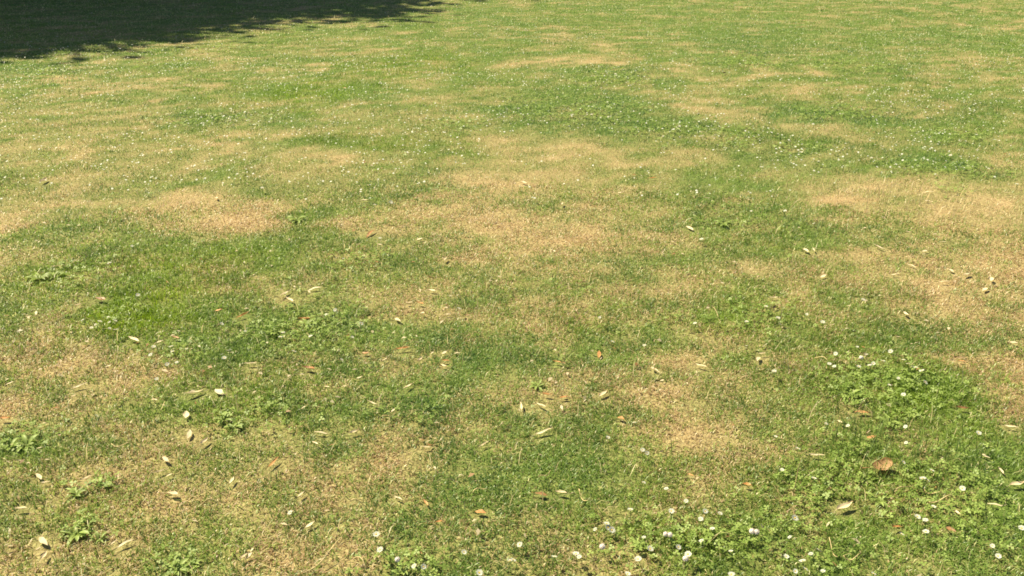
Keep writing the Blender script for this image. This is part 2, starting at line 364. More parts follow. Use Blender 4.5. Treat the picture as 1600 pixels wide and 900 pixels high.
# ------------------------------------------------------------------ LISTS OF THE THINGS LYING AND GROWING ON THE LAWN (photo pixels)
# fallen leaves: x, y, length, tilt (degrees, up to the right positive), kind, width/length
LEAVES = [
 (1277,708,29,-8,'pale',.26),(1319,788,29,24,'pale',.36),(1542,707,17,-28,'pale',.4),(1565,730,16,-40,'pale',.35),
 (1590,751,26,8,'pale',.45),(1556,783,31,-6,'pale',.22),(1487,824,20,-30,'brown',.7),(1401,821,18,10,'orange',.5),(1362,679,20,5,'brown',.5),
 (1497,797,15,-35,'pale',.4),(876,769,22,-6,'pale',.35),(846,770,22,-10,'brown',.6),(849,674,31,10,'pale',.2),
 (1167,755,16,-15,'orange',.55),(1080,739,11,-20,'orange',.5),(427,724,28,36,'orange',.28),(757,694,19,22,'pale',.28),
 (751,799,20,-10,'orange',.6),(665,785,13,-40,'orange',.5),(685,815,15,10,'orange',.5),(484,819,20,28,'pale',.3),(470,774,15,48,'pale',.3),
 (510,799,12,6,'pale',.4),(622,778,17,-28,'pale',.28),(665,699,19,-3,'pale',.2),(553,676,19,18,'pale',.4),(502,677,24,-5,'pale',.25),(492,694,13,-20,'pale',.5),
 (319,692,19,42,'pale',.4),(295,680,16,70,'pale',.35),(260,720,16,-30,'pale',.4),(248,739,24,16,'pale',.25),(265,744,14,30,'pale',.3),
 (270,773,17,-18,'pale',.55),(136,750,23,32,'pale',.3),(60,746,13,-45,'pale',.4),(72,755,16,-2,'pale',.2),(32,797,24,4,'pale',.45),
 (69,845,20,-48,'pale',.3),(60,858,12,40,'pale',.4),(68,869,18,62,'pale',.3),(196,849,34,22,'pale',.22),(178,847,18,30,'pale',.25),
 (381,870,18,40,'pale',.35),(394,859,10,50,'pale',.5),(362,752,13,65,'pale',.5),(15,855,13,5,'pale',.4),(62,702,12,15,'pale',.5),
 (209,532,21,-10,'pale',.3),(380,495,26,16,'orange',.28),(342,486,14,8,'orange',.45),(157,470,15,-20,'brown',.6),(122,479,15,22,'pale',.35),
 (10,496,11,5,'brown',.5),(46,497,12,10,'pale',.5),(302,617,40,14,'pale',.16),(343,614,16,-38,'pale',.6),(125,605,30,12,'pale',.25),(116,622,12,40,'pale',.4),
 (241,627,12,-8,'pale',.5),(291,651,13,70,'pale',.6),(10,656,22,3,'orange',.35),(16,601,18,20,'pale',.3),(170,574,13,25,'pale',.4),(392,571,22,-3,'pale',.25),
 (250,535,14,14,'pale',.35),(274,529,15,-5,'brown',.5),(475,501,22,2,'orange',.3),(492,454,26,6,'pale',.25),(445,462,22,28,'pale',.25),(452,472,16,-20,'pale',.35),
 (622,502,12,-40,'pale',.35),(640,476,12,15,'pale',.4),(656,477,14,-10,'orange',.45),(699,494,13,2,'pale',.4),(676,456,16,-5,'pale',.3),
 (630,548,26,2,'orange',.25),(572,554,15,-5,'brown',.5),(601,565,13,28,'pale',.25),(656,564,11,40,'pale',.5),(694,553,11,35,'pale',.5),(696,566,15,4,'orange',.45),(694,574,12,-20,'pale',.45),
 (562,592,12,15,'pale',.45),(637,606,21,28,'pale',.22),(582,632,18,-26,'pale',.28),(614,642,9,40,'pale',.5),(511,607,10,-5,'pale',.5),(482,579,24,-8,'brown',.45),
 (935,551,19,84,'orange',.3),(942,614,15,40,'pale',.4),(1096,569,21,-22,'pale',.2),(1026,575,16,-30,'pale',.25),(881,620,16,10,'orange',.5),(855,616,18,-4,'orange',.45),
 (970,652,13,-30,'orange',.8),(814,635,16,80,'pale',.2),(846,634,18,-35,'pale',.2),(1035,592,9,20,'pale',.5),(870,565,16,-5,'orange',.4),(1192,549,17,-3,'pale',.25),(1186,557,11,60,'pale',.35),
 (1585,531,15,-15,'pale',.7),(1505,632,22,-4,'brown',.5),(1347,641,26,-2,'brown',.4),(1582,660,27,-12,'pale',.28),(1314,657,16,-25,'pale',.4),(1504,559,15,-5,'orange',.3),
 (1404,522,10,0,'pale',.4),(1417,487,14,-35,'pale',.3),(1540,549,16,0,'pale',.2),(1210,461,17,2,'pale',.25),
 (1374,382,21,-20,'pale',.22),(1425,410,16,-26,'pale',.28),(1399,424,16,-3,'pale',.25),(1475,436,20,-4,'pale',.25),(1487,417,11,-30,'pale',.7),(1512,424,12,28,'pale',.35),
 (1549,432,12,70,'pale',.55),(1541,447,11,30,'pale',.5),(1260,387,9,-40,'pale',.7),(1272,386,14,-75,'pale',.22),(1446,387,11,10,'pale',.4),(1475,374,12,-3,'pale',.5),
 (1420,359,12,-3,'pale',.35),(1452,296,20,-2,'pale',.25),(1450,311,11,-10,'pale',.6),(1575,298,13,0,'pale',.25),(1287,426,12,18,'pale',.3),
 (819,285,13,-12,'pale',.45),(879,317,11,80,'pale',.3),(969,297,9,0,'pale',.3),(1105,305,14,-4,'pale',.25),(1020,275,15,0,'orange',.25),(1077,352,15,-28,'pale',.35),
 (570,315,14,4,'pale',.3),(680,299,11,0,'pale',.35),(656,375,13,12,'pale',.3),(594,385,9,-4,'pale',.5),(696,407,10,70,'pale',.5),(580,367,20,32,'brown',.2),
 (339,311,12,-50,'pale',.4),(67,281,13,35,'pale',.3),(424,178,10,4,'dark',.5),(539,139,9,-5,'brown',.5),(1132,115,7,0,'dark',.7),(1034,703,10,12,'dark',.5),
 (297,727,7,0,'dark',.7),(1211,477,8,40,'dark',.5),
]
CURLED = (1379,723)
DAISIES = [
 (1212,682),(1247,701),(1222,734),(1412,722),(1456,734),(1442,747),(1450,750),(1504,762),(1459,791),(1242,809),(1234,839),(1434,807),(1446,812),(1409,834),(1447,830),
 (1597,824),(1551,852),(1560,868),(1229,869),(1254,876),(1267,865),(1243,892),(1259,889),(1286,892),(1279,859),(1365,896),(1272,747),(1416,691),
 (1004,704),(1011,709),(1041,764),(1072,783),(1006,755),(950,685),(930,828),(950,825),(948,819),(956,829),(900,866),(905,871),(997,874),(1006,840),
 (1060,855),(1075,866),(1096,845),(1113,826),(1142,861),(1095,811),(1102,799),(1125,802),(866,871),(802,876),(812,852),(981,897),(1143,897),(985,797),(1049,799),(1016,858),
 (594,861),(662,887),(647,886),(725,864),(797,877),(454,804),(588,837),(749,896),
 (144,516),(157,506),(170,499),(172,507),(181,505),(182,519),(172,517),(150,511),(130,504),(241,546),(268,546),(270,554),(292,550),(236,559),(262,574),(277,571),(359,552),(351,564),
 (347,510),(384,522),(216,465),(107,460),(246,597),
 (510,496),(565,511),(551,532),(486,530),(460,554),(439,531),(443,524),(717,487),(704,467),(524,489),(534,567),
 (937,496),(1007,539),(957,534),(991,662),(1197,477),(1086,504),(1167,501),(1167,539),
 (1261,489),(1218,504),(1216,495),(1286,501),(1306,551),(1296,567),(1304,571),(1354,552),(1340,540),(1365,566),(1380,562),(1359,569),(1342,571),(1419,566),(1412,560),(1431,572),(1441,577),
 (1404,589),(1446,595),(1507,596),(1390,600),(1412,615),(1392,547),(1210,579),(1291,662),(1415,666),(1349,466),(1530,674),(1325,665),
 (1362,245),(1434,257),(1414,261),(1485,242),(1502,260),(1514,264),(1279,249),(1407,242),(1227,327),(1272,347),(1545,262),(1589,286),
 (1096,372),(1174,327),(1190,257),(1087,257),(611,320),(586,324),(410,297),(409,285),(537,410),(594,377),(207,389),(172,416),
]
CLOVER_FLOWERS = [(941,855),(1175,830),(1182,831),(1071,873),(1040,835),(1047,836),(621,876),(1346,557)]
STRAWS = [(1239,742,62,88),(1414,762,36,42),(1302,856,30,-50),(1330,868,24,4),(505,868,84,33),(531,825,34,50),(563,881,26,-48),(750,768,28,40),(851,742,24,55),(912,776,24,-45),
 (190,698,30,-14),(224,725,14,65),(328,789,24,-2),(560,789,26,-4),(607,652,26,45),(105,414,46,26),(890,480,44,55),(1432,353,26,85),(1284,560,22,-30),(700,590,22,20),(1120,490,24,-40),(880,545,30,55),(1455,765,30,-25),(1470,778,36,-2)]
# broad-leaved weeds: x, y, size in metres, number of leaves
WEEDS = [(118,772,.085,11),(160,757,.07,9),(120,832,.095,12),(155,838,.06,8),(275,886,.085,12),(300,880,.06,9),(60,437,.12,11),(85,432,.09,9),(625,888,.07,11),(665,893,.06,9),(40,695,.10,11),(12,700,.08,9),
 (465,345,.12,10),(350,655,.08,10),(365,668,.07,9),(1390,655,.09,11),(1330,612,.08,10),(1420,640,.08,10),(1350,745,.06,10),(1375,775,.07,11),(1440,775,.06,9),(1130,345,.12,10),(1000,845,.06,10),(1105,838,.06,9),(840,600,.07,9),(480,505,.10,10),(430,520,.09,9)]
# clover: x, y, half width, half height, how thick
CLOVER = [(1390,610,120,55,1),(1400,745,150,60,1),(1490,800,120,70,.8),(1300,860,110,40,.6),(1110,850,170,45,.9),(480,520,120,45,.55),(960,125,70,14,.8),(900,175,120,26,.6),(1320,180,100,18,.5),(1060,205,150,20,.4),(1480,265,110,18,.5),(640,885,80,22,.7),(280,885,50,18,.6),
 (165,508,40,20,.5),(270,560,60,22,.4),(400,655,80,36,.4),(1160,100,70,12,.7),(1180,500,60,36,.5),(1160,345,80,34,.3),(50,690,70,22,.4),(1330,105,90,14,.5),(560,415,70,26,.35),(120,435,90,30,.35),(150,80,90,9,.6),(330,75,60,6,.5),(1260,790,60,60,.5),(720,200,60,16,.4),(330,190,90,12,.4),(135,765,70,16,.7),(120,830,55,24,.8),(1210,228,110,12,.5),(60,115,60,10,.4),(1500,215,80,14,.4),(1080,500,50,20,.3),(150,505,70,20,.6),(640,650,60,26,.3),(1480,300,40,10,.3)]

def seg(px, py, L, ang, z=0.02):
    a = math.radians(ang); dx, dy = L / 2 * math.cos(a), -L / 2 * math.sin(a)
    p, q = ground_at(px - dx, py - dy, z), ground_at(px + dx, py + dy, z)
    return (p + q) / 2, math.atan2(q[1] - p[1], q[0] - p[0]), float(np.hypot(*(q - p)))
LEAF_GEO = []
for (px, py, L, ang, kind, wl) in LEAVES:
    c, yaw, ln = seg(px, py, L, ang)
    across = L * max(wl, .2) / FPX * float(np.hypot(c[1], CAM_H))      # width from the picture, about
    ln = min(ln, 0.13 if abs(ang) < 50 else .055)
    LEAF_GEO.append((c, yaw, ln))

# ------------------------------------------------------------------ grass
def band_points(r0, r1, dens, margin=1.2):
    w = lambda y: 0.62 * (y * _c + CAM_H * _s) + margin
    area = (w(r0) + w(r1)) * (r1 - r0)
    n = int(area * dens)
    y = rng.uniform(r0, r1, n); x = rng.uniform(-1, 1, n) * w(r1)
    k = np.abs(x) < w(y)
    return x[k], y[k]
def rho(d): return 32000 if d < 2.8 else 32000 * (2.8 / d) ** 1.8
PX = []; 
edges = list(np.arange(1.1, 24.01, .35))
for a, b in zip(edges[:-1], edges[1:]):
    x, y = band_points(a, b, rho((a + b) / 2) / 5.0)      # tuft centres
    PX.append((x, y))
TX = np.concatenate([p[0] for p in PX]); TY = np.concatenate([p[1] for p in PX])
keep = rng.random(len(TX)) < np.clip(.20 + 1.5 * N1(TX, TY, .07) - .30 * dryness(TX, TY), 0.15, 1)
TX, TY = TX[keep], TY[keep]
per = 7
nT = len(TX)
tuft = np.repeat(np.arange(nT), per)
dist = np.hypot(TX, TY)
slant = np.sqrt(dist ** 2 + CAM_H ** 2)
spread = np.clip(.010 + .0035 * dist, .01, .06)
BX = TX[tuft] + rng.normal(0, 1, nT * per) * spread[tuft]
BY = TY[tuft] + rng.normal(0, 1, nT * per) * spread[tuft]
nB = len(BX)
BD = slant[tuft]
dry = dryness(BX, BY); lush = lushness(BX, BY)
tr = rng.random(nT)[tuft]
isdry = (0.55 * rng.random(nB) + 0.45 * tr) < (dry * 1.02 - .06) * (1 - np.clip(lush * 1.6 - .5, 0, 1))
# blade colours (base reflectance)
r1, r2, r3 = rng.random(nB), rng.random(nB), rng.random(nB)
deep = lushness(BX, BY, E_DEEP)
G0, G1 = np.array((.106,.178,.028)), np.array((.262,.355,.074))
GL0, GL1 = np.array((.125,.205,.008)), np.array((.235,.345,.010))
cool = np.clip(N4(BX, BY, .8) * 1.3 - .25, 0, 1)[:, None] * np.array((-.012, .0, .010))
tone = np.clip(.45 * r1 + .40 * rng.random(nT)[tuft] + .75 * (N3(BX, BY, .06) - .5) + .5 * (N2(BX, BY, .17) - .5) + .08, 0, 1)[:, None]
cg = (G0 * (1 - tone) + G1 * tone) * (1 - lush[:, None]) + (GL0 * (1 - tone) + GL1 * tone) * lush[:, None] + cool * (1 - lush[:, None])
D0, D1, D2 = np.array((.32,.22,.115)), np.array((.49,.36,.195)), np.array((.60,.485,.30))
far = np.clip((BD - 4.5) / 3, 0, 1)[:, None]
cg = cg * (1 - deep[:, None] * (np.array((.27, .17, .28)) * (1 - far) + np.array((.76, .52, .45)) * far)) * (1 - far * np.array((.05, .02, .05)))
t2 = r2[:, None]
cd = np.where(t2 < .6, D0 + (D1 - D0) * t2 / .6, D1 + (D2 - D1) * (t2 - .6) / .4)
semi = (np.clip(dry * 1.2 - .15, 0, .8) * np.clip(1.3 - BD / 14, .5, 1))[:, None] * np.array((.10, .045, .012)) * r3[:, None]
col = np.where(isdry[:, None], cd, cg + semi)
mound = np.clip(lush * 1.6 - .5, 0, 1)
pale = (rng.random(nB) * (1 + 8 * mound) < (.038 + .004 * BD) * (.4 + 1.3 * N3(BX, BY, .45)))[:, None]
col = np.where(pale, np.array((.56,.52,.27)) * (.75 + .5 * t2), col)
# blade shapes
L = rng.uniform(.014, .031, nB) * (.92 + .004 * BD) * np.where(isdry, .85, 1.0) * (1 + .35 * lush) * (.8 + .4 * N2(BX, BY, .25))
LEAF_GEO.append((ground_at(*CURLED, .02), 0, .085))
for (c, yaw, ln) in LEAF_GEO:
    near = np.hypot(BX - c[0], BY - c[1]) < .72 * ln
    L[near] *= .3
wd = np.maximum(rng.uniform(.0018, .0034, nB), BD * .00062 * rng.uniform(.7, 1.4, nB))
lean_t = rng.uniform(0, 2 * math.pi, nT)[tuft]
phi = lean_t + rng.normal(0, 1.1, nB)
lean = np.where(isdry, rng.uniform(.75, 1.5, nB), rng.uniform(.35, 1.45, nB))
BZ = height(BX, BY)
def blades(x, y, z, L, wd, phi, lean, col, near):
    """near: five-point bent blades (quad + tip); otherwise single tapered faces."""
    n = len(x); P = np.stack([x, y, z - .002], -1)
    h = np.stack([np.cos(phi), np.sin(phi), np.zeros(n)], -1)
    tw = phi + math.pi / 2 + rng.normal(0, .5, n)
    s = np.stack([np.cos(tw), np.sin(tw), np.zeros(n)], -1) * (wd / 2)[:, None]
    up = np.array((0, 0, 1.0))
    tip = P + h * (L * np.sin(lean))[:, None] + up * (L * np.cos(lean))[:, None]
    if near:
        l2 = lean * .6
        mid = P + h * (.5 * L * np.sin(l2))[:, None] + up * (.5 * L * np.cos(l2))[:, None]
        V = np.stack([P - s, P + s, mid + s * .9, mid - s * .9, tip], 1)
        b = (np.arange(n) * 5)[:, None]
        loops = (b + np.array([[0, 1, 2, 3, 3, 2, 4]])).ravel()
        sizes = np.tile([4, 3], n)
        k = 5
    else:
        V = np.stack([P - s, P + s, tip], 1)
        loops = np.arange(n * 3); sizes = np.full(n, 3); k = 3
    sh = np.repeat(col, k, 0)
    return V.reshape(-1, 3), loops, sizes, sh
nearm = BD < 5.2
parts = []
for m, nr in ((nearm, True), (~nearm, False)):
    parts.append(blades(BX[m], BY[m], BZ[m], L[m], wd[m], phi[m], lean[m], col[m], nr))
# longer straw-coloured stems lying through the sward, thickest on the parched ground
xs, ys = [], []
for a, b in zip(edges[:-1], edges[1:]):
    x, y = band_points(a, b, min(300, 300 * (3.2 / ((a + b) / 2)) ** 1.7)); xs.append(x); ys.append(y)
x, y = np.concatenate(xs), np.concatenate(ys)
k = (rng.random(len(x)) < .14 + .6 * dryness(x, y)) & (lushness(x, y) < .5); x, y = x[k], y[k]; n = len(x)
parts.append(blades(x, y, height(x, y) + .012, rng.uniform(.03, .085, n), np.maximum(.0016, np.hypot(x, y) * .00042), rng.uniform(0, 6.28, n), rng.uniform(1.1, 1.56, n),
                    np.array((.60,.50,.27)) * rng.uniform(.65, 1.15, (n, 1)), True))
# standing dry stems left by the mower in the tan patch at upper right, and green ones on the mound
def stems(px, py, rx, ry, n, c, l0, l1, ln):
    e = to_ellipse((px, py, rx, ry, 0))
    x = e[0] + rng.normal(0, .5, n) * e[2]; y = e[1] + rng.normal(0, .5, n) * e[3]
    parts.append(blades(x, y, height(x, y), rng.uniform(l0, l1, n), np.full(n, .0030), rng.uniform(0, 6.28, n), rng.uniform(.05, ln, n), np.array(c) * rng.uniform(.7, 1.15, (n, 1)), True))
stems(1370, 305, 130, 28, 260, (.62,.50,.28), .03, .11, 1.25)
stems(1470, 330, 90, 22, 110, (.60,.49,.28), .03, .09, 1.3)
stems(1260, 350, 60, 30, 160, (.2,.28,.09), .04, .08, .8)
stems(1400, 720, 180, 70, 500, (.2,.28,.07), .04, .075, .8)
stems(800, 620, 900, 330, 320, (.60,.50,.28), .05, .10, 1.0)
off = 0; Vs, Ls, Ss, Cs = [], [], [], []
for v, l, s, c in parts:
    Vs.append(v); Ls.append(l + off); Ss.append(s); Cs.append(c); off += len(v)
gm = np_mesh('grass', np.concatenate(Vs), np.concatenate(Ls), np.concatenate(Ss), M_GRASS, np.concatenate(Cs))
tag(link('grass', gm), 'short mown grass, part green and part parched to straw', 'grass', kind='stuff')
print('blades', nB, 'faces', len(gm.polygons))

# crumbs of dead leaf and straw caught in the sward
xs, ys = [], []
for a, b in zip(edges[:-1], edges[1:]):
    x, y = band_points(a, b, min(170, 170 * (3.0 / ((a + b) / 2)) ** 1.8)); xs.append(x); ys.append(y)
x, y = np.concatenate(xs), np.concatenate(ys)
k = rng.random(len(x)) < (.10 + .9 * np.clip((N2(x, y, .5) - .35) * 2.2, 0, 1)) * np.where(x < -.4, 1.0, .6) * (lushness(x, y) < .5); x, y = x[k], y[k]; n = len(x)
a = rng.uniform(0, 6.28, n); ln = rng.uniform(.003, .013, n); w2 = ln * rng.uniform(.25, .6, n)
dv = np.stack([np.cos(a), np.sin(a), rng.normal(0, .25, n)], -1); sv = np.stack([-np.sin(a), np.cos(a), rng.normal(0, .3, n)], -1)
c0 = np.stack([x, y, height(x, y) + rng.uniform(.008, .022, n)], -1); lift = np.array((0, 0, 1.0)) * (w2 * .5)[:, None]
V = np.stack([c0 - dv * ln[:, None], c0 - sv * w2[:, None] + lift, c0 + dv * ln[:, None], c0 + sv * w2[:, None] + lift], 1).reshape(-1, 3)
lc = np.where(rng.random((n, 1)) < .75, np.array((.66,.55,.39)), np.array((.36,.20,.09))) * rng.uniform(.6, 1.15, (n, 1))
tag(link('leaf_litter', np_mesh('leaf_litter', V, np.arange(n * 4), np.full(n, 4), M_CLOVER, np.repeat(lc, 4, 0))), 'crumbs of pale dead leaf caught in the grass', 'leaf litter', kind='stuff')

# ------------------------------------------------------------------ clover ground cover
cx, cy, cs = [], [], []
for e in CLOVER:
    ex, ey, wx, wy, a = to_ellipse(e)
    d = math.hypot(ex, ey)
    n = int(min(7000, a * wx * wy * 3.14 * min(5200, 5200 * (3.0 / d) ** 1.4)))
    x = ex + rng.normal(0, .5, n) * wx; y = ey + rng.normal(0, .5, n) * wy
    k = N2(x, y, .11) > rng.uniform(.05, .6, n)
    cx.append(x[k]); cy.append(y[k])
for a, b in zip(edges[:-1], edges[1:]):
    x, y = band_points(a, b, min(160, 160 * (3.2 / ((a + b) / 2)) ** 1.5)); k = (dryness(x, y) < .4) & (N3(x, y, .3) > .5); cx.append(x[k]); cy.append(y[k])
x, y = np.concatenate(cx), np.concatenate(cy)
free = np.ones(len(x), bool)
for (c, yaw, ln) in LEAF_GEO: free &= np.hypot(x - c[0], y - c[1]) > .62 * ln
x, y = x[free], y[free]; n = len(x)
d = np.hypot(x, y); sz = rng.uniform(.0050, .0100, n) * np.clip(.8 + d * .07, 1, 1.9)
C = np.stack([x, y, height(x, y) + rng.uniform(.010, .031, n)], -1)
nrm = np.stack([rng.normal(0, .38, n), rng.normal(0, .38, n), np.ones(n)], -1); nrm /= np.linalg.norm(nrm, axis=1)[:, None]
a0 = rng.uniform(0, 6.28, n); V = []; 
for j in range(3):
    a = a0 + j * 2.094
    dv = np.stack([np.cos(a), np.sin(a), np.zeros(n)], -1); dv -= nrm * (dv * nrm).sum(1)[:, None]
    sv = np.cross(nrm, dv); s = sz[:, None]
    V.append(np.stack([C, C + dv * s * .75 - sv * s * .48 + nrm * s * .22, C + dv * s * 1.25, C + dv * s * .75 + sv * s * .48 + nrm * s * .22], 1))
V = np.stack(V, 1).reshape(-1, 3)
cc = (np.array((.18,.27,.05)) * (1 - (t := rng.random((n, 1)))) + np.array((.34,.43,.12)) * t)
cm = np_mesh('clover', V, np.arange(n * 12), np.full(n * 3, 4), M_CLOVER, np.repeat(cc, 12, 0))
tag(link('clover', cm), 'low clover leaves growing through the green patches', 'clover', kind='stuff')
print('clover', n)

# ------------------------------------------------------------------ labels: what sets each small thing apart, by the landmark nearest to it
MARKS = [('curled brown leaf', 1379, 723), ('thick clover patch', 1390, 610), ('standing straw patch', 1365, 303), ('bright green mound', 240, 488), ('bare tan patch at centre', 850, 385),
 ('left tan patch', 350, 335), ('left edge tan patch', 12, 340), ('lower left weed rosette', 120, 832), ('slanting orange leaf', 427, 724), ('upright orange leaf', 935, 551),
 ('long slanting straw', 505, 868), ('right edge tan patch', 1575, 575), ('pale oval leaf', 1319, 788), ('crossed pale leaves', 190, 848), ('long curved tan leaf', 302, 617), ('folded orange leaf', 751, 799),
 ('pale leaf sliver', 637, 606), ('long cream leaf', 849, 674), ('twin pink clover heads', 1043, 835), ('touching daisy pair', 1007, 706), ('lone tilted pale leaf', 942, 614), ('left edge weeds', 40, 695),
 ('far left weed patch', 65, 436), ('slim leaf in the straw', 1374, 382), ('dark green right band', 1460, 262), ('left pink clover head', 621, 876), ('brown leaf on the right', 1505, 632), ('upper left dark fleck', 424, 178),
 ('tall pale stalk', 1239, 742), ('bottom edge weeds', 285, 884)]
MARK_LABELS = {(1319,788): 'pale oval leaf tilted up to the right among green clover', (427,724): 'slanting orange brown leaf beside the parched patch at lower left', (935,551): 'upright orange leaf standing in the green tuft at centre',
 (302,617): 'long curved tan leaf, the longest one on the left side', (751,799): 'folded orange leaf lying alone at lower middle', (637,606): 'pale leaf sliver rising to the right at mid left',
 (849,674): 'long cream leaf with a dark shadow line below picture centre', (942,614): 'lone tilted pale leaf with dark underside right of centre', (1374,382): 'slim pale leaf sloping down to the right below the standing straw',
 (1505,632): 'brown leaf lying on the right of the thick clover patch', (424,178): 'dark fleck of leaf alone on the green at upper left', (196,849): 'longer of the two crossed pale leaves at lower left', (178,847): 'shorter of the two crossed pale leaves at lower left',
 (1239,742): 'tall pale stalk standing upright in the lower right grass', (505,868): 'long slanting straw on the bottom edge, longest of the loose straws',
 (1040,835): 'left one of the twin pink clover heads at bottom', (1047,836): 'right one of the twin pink clover heads at bottom', (1004,704): 'left one of the pair of touching daisies', (1011,709): 'right one of the pair of touching daisies',
 (621,876): 'pinkish clover head beside the bottom edge left of centre', (120,832): 'lower left weed rosette, the broadest one there'}
ORD = ['nearest', 'second nearest', 'third nearest', 'fourth nearest', 'fifth nearest', 'sixth nearest', 'seventh nearest', 'eighth nearest', 'ninth nearest', 'tenth nearest', 'eleventh nearest', 'twelfth nearest']
pending = []
def want_label(o, base, px, py): pending.append((o, base, px, py))
def settle_labels():
    groups = {}
    for o, base, px, py in pending:
        if (px, py) in MARK_LABELS: o['label'] = MARK_LABELS[(px, py)]; continue
        nm, mx, my = min((m for m in MARKS if (m[1], m[2]) != (px, py)), key=lambda m: math.hypot(m[1] - px, (m[2] - py) * 1.4))
        dx, dy = px - mx, my - py
        k = int(round(math.degrees(math.atan2(dy, dx)) / 45)) % 8
        w = ['right of', 'above right of', 'above', 'above left of', 'left of', 'below left of', 'below', 'below right of'][k]
        groups.setdefault((base, w, nm), []).append((math.hypot(dx, dy), o))
    for (base, w, nm), g in groups.items():
        g.sort(key=lambda t: t[0])
        for i, (dd, o) in enumerate(g):
            o['label'] = f'{base}, {w} the {nm}' + ('' if len(g) == 1 else f', {ORD[min(i, 11)]}')
            if len(o['label'].split()) > 16: print('LONG', len(o['label'].split()), o['label'])

# ------------------------------------------------------------------ fallen leaves
def leaf_mesh(name, wl, curl, fold, mat, seed, nlen=9, nw=4, tipb=0.0):
    """unit-length leaf along X, edges lifted by fold, ends lifted by curl, with a slightly wavy outline and a midrib crease."""
    r = random.Random(seed); bm = bmesh.new(); rows = []
    for i in range(nlen + 1):
        t = i / nlen
        half = wl / 2 * (math.sin(math.pi * min(max(t, .0), 1) ** (.85 + tipb)) ** 1.0) * (1 + r.uniform(-.12, .12)) + .004
        z0 = curl * (t - .5) ** 2 * 2
        yb = .06 * math.sin(t * 2.6 + seed)
        row = []
        for j in range(nw + 1):
            s = 2 * j / nw - 1
            z = z0 + fold * abs(s) ** 1.5 * half * 2 + .02 * math.sin(9 * t + 3 * s + seed) * abs(s)
            row.append(bm.verts.new((t - .5, yb + s * half, z)))
        rows.append(row)
    for i in range(nlen):
        for j in range(nw): bm.faces.new((rows[i][j], rows[i + 1][j], rows[i + 1][j + 1], rows[i][j + 1]))
    return bm_mesh(name, bm, mat)
def stalk_mesh(mat, seed):
    r = random.Random(seed); bm = bmesh.new(); y0 = .06 * math.sin(seed)
    tube(bm, [Vector((-.36, y0 * .9 + .02, .012)), Vector((-.5, y0, .014)), Vector((-.6, y0 - .03, .02)), Vector((-.70, y0 - .09, .05))], [.009, .010, .010, .012], 5)
    return bm_mesh('stalk', bm, mat)
MATS = dict(pale=M_PALE, orange=M_ORANGE, brown=M_BROWN, dark=M_DARK)
LM = {}
def get_leaf(kind, wl, v):
    b = .22 if wl < .3 else .42 if wl < .52 else .72
    bw = {.22: .16, .42: .28, .72: .44}[b]
    key = (kind, b, v)
    if key not in LM:
        LM[key] = (leaf_mesh('leaf_blade', bw, (.08, .20, -.10)[v], (.25, .45, .10)[v], MATS[kind], v * 7 + int(b * 50)), stalk_mesh(MATS[kind], v * 7 + int(b * 50)))
    return LM[key]
SHAPE = {.22: 'slender', .42: 'oval', .72: 'broad'}
NAMEK = dict(pale='pale', orange='orange brown', brown='brown', dark='dark')
rl = random.Random(21)
for i, ((px, py, Lp, ang, kind, wl), (c, yaw, ln)) in enumerate(zip(LEAVES, LEAF_GEO)):
    me, st = get_leaf(kind, wl, i % 3)
    z = float(height(np.array([c[0]]), np.array([c[1]]))[0])
    o = link('fallen_leaf', me, loc=(c[0], c[1], z + .014), rot=(rl.uniform(-.02, .22), rl.uniform(-.16, .02), yaw + (math.pi if rl.random() < .5 else 0)), scale=(ln * .90,) * 3)
    tag(o, None, 'leaf', 'dead leaves fallen on the lawn')
    if Lp >= 15: link('stalk', st, o)
    b = .22 if wl < .3 else .42 if wl < .52 else .72
    size = 'tiny' if Lp < 12 else 'small' if Lp < 17 else 'long' if Lp > 24 else 'medium'
    tilt = 'level' if abs(ang) < 12 else 'slanting up' if 0 < ang < 60 else 'slanting down' if -60 < ang < 0 else 'upright'
    want_label(o, f'{size} {SHAPE[b]} {NAMEK[kind]} leaf {tilt}'.replace('orange brown', 'orange'), px, py)
# the large curled leaf: a broad cupped blade with rolled rims and a stalk
def curled_leaf():
    c = ground_at(*CURLED, .03); z = float(height(np.array([c[0]]), np.array([c[1]]))[0])
    root = bpy.data.objects.new('curled_leaf', None); COL.objects.link(root); root.location = (c[0], c[1], z + .014); root.rotation_euler = (.1, -.1, .35); root.scale = (.82,) * 3
    tag(root, 'large curled brown leaf with pale upturned rim in the lower right clover', 'leaf', 'dead leaves fallen on the lawn')
    r = random.Random(4); bm = bmesh.new(); rows = []
    nl, nw = 14, 8
    for i in range(nl + 1):
        t = i / nl; half = .030 * (math.sin(math.pi * t ** .8) ** .6) * (1 + .16 * math.sin(17 * t)) + .001
        row = []
        for j in range(nw + 1):
            s = 2 * j / nw - 1
            a = 1.1 * s * (.75 + .4 * t)                       # the sides roll up and over
            R = half / 1.0
            row.append(bm.verts.new(((t - .5) * .082, R * math.sin(a) * 1.05, R * (1 - math.cos(a)) * 1.0 + .02 * (t - .5) ** 2 * 4 + .002 * r.uniform(-1, 1))))
        rows.append(row)
    for i in range(nl):
        for j in range(nw): bm.faces.new((rows[i][j], rows[i + 1][j], rows[i + 1][j + 1], rows[i][j + 1]))
    bmesh.ops.solidify(bm, geom=bm.faces[:], thickness=.0006)
    link('blade', bm_mesh('blade', bm, leaf_mat('curled_leaf_skin', (.60,.41,.23), .2, .6, .25, .2, spots=(.74,.62,.42))), root)
    bm = bmesh.new(); tube(bm, [Vector((-.03, 0, .002)), Vector((-.045, 0, .014)), Vector((-.062, .006, .018)), Vector((-.075, .016, .012))], [.0010, .0012, .0012, .0015], 6)
    link('stalk', bm_mesh('stalk', bm, M_BROWN), root)
curled_leaf()

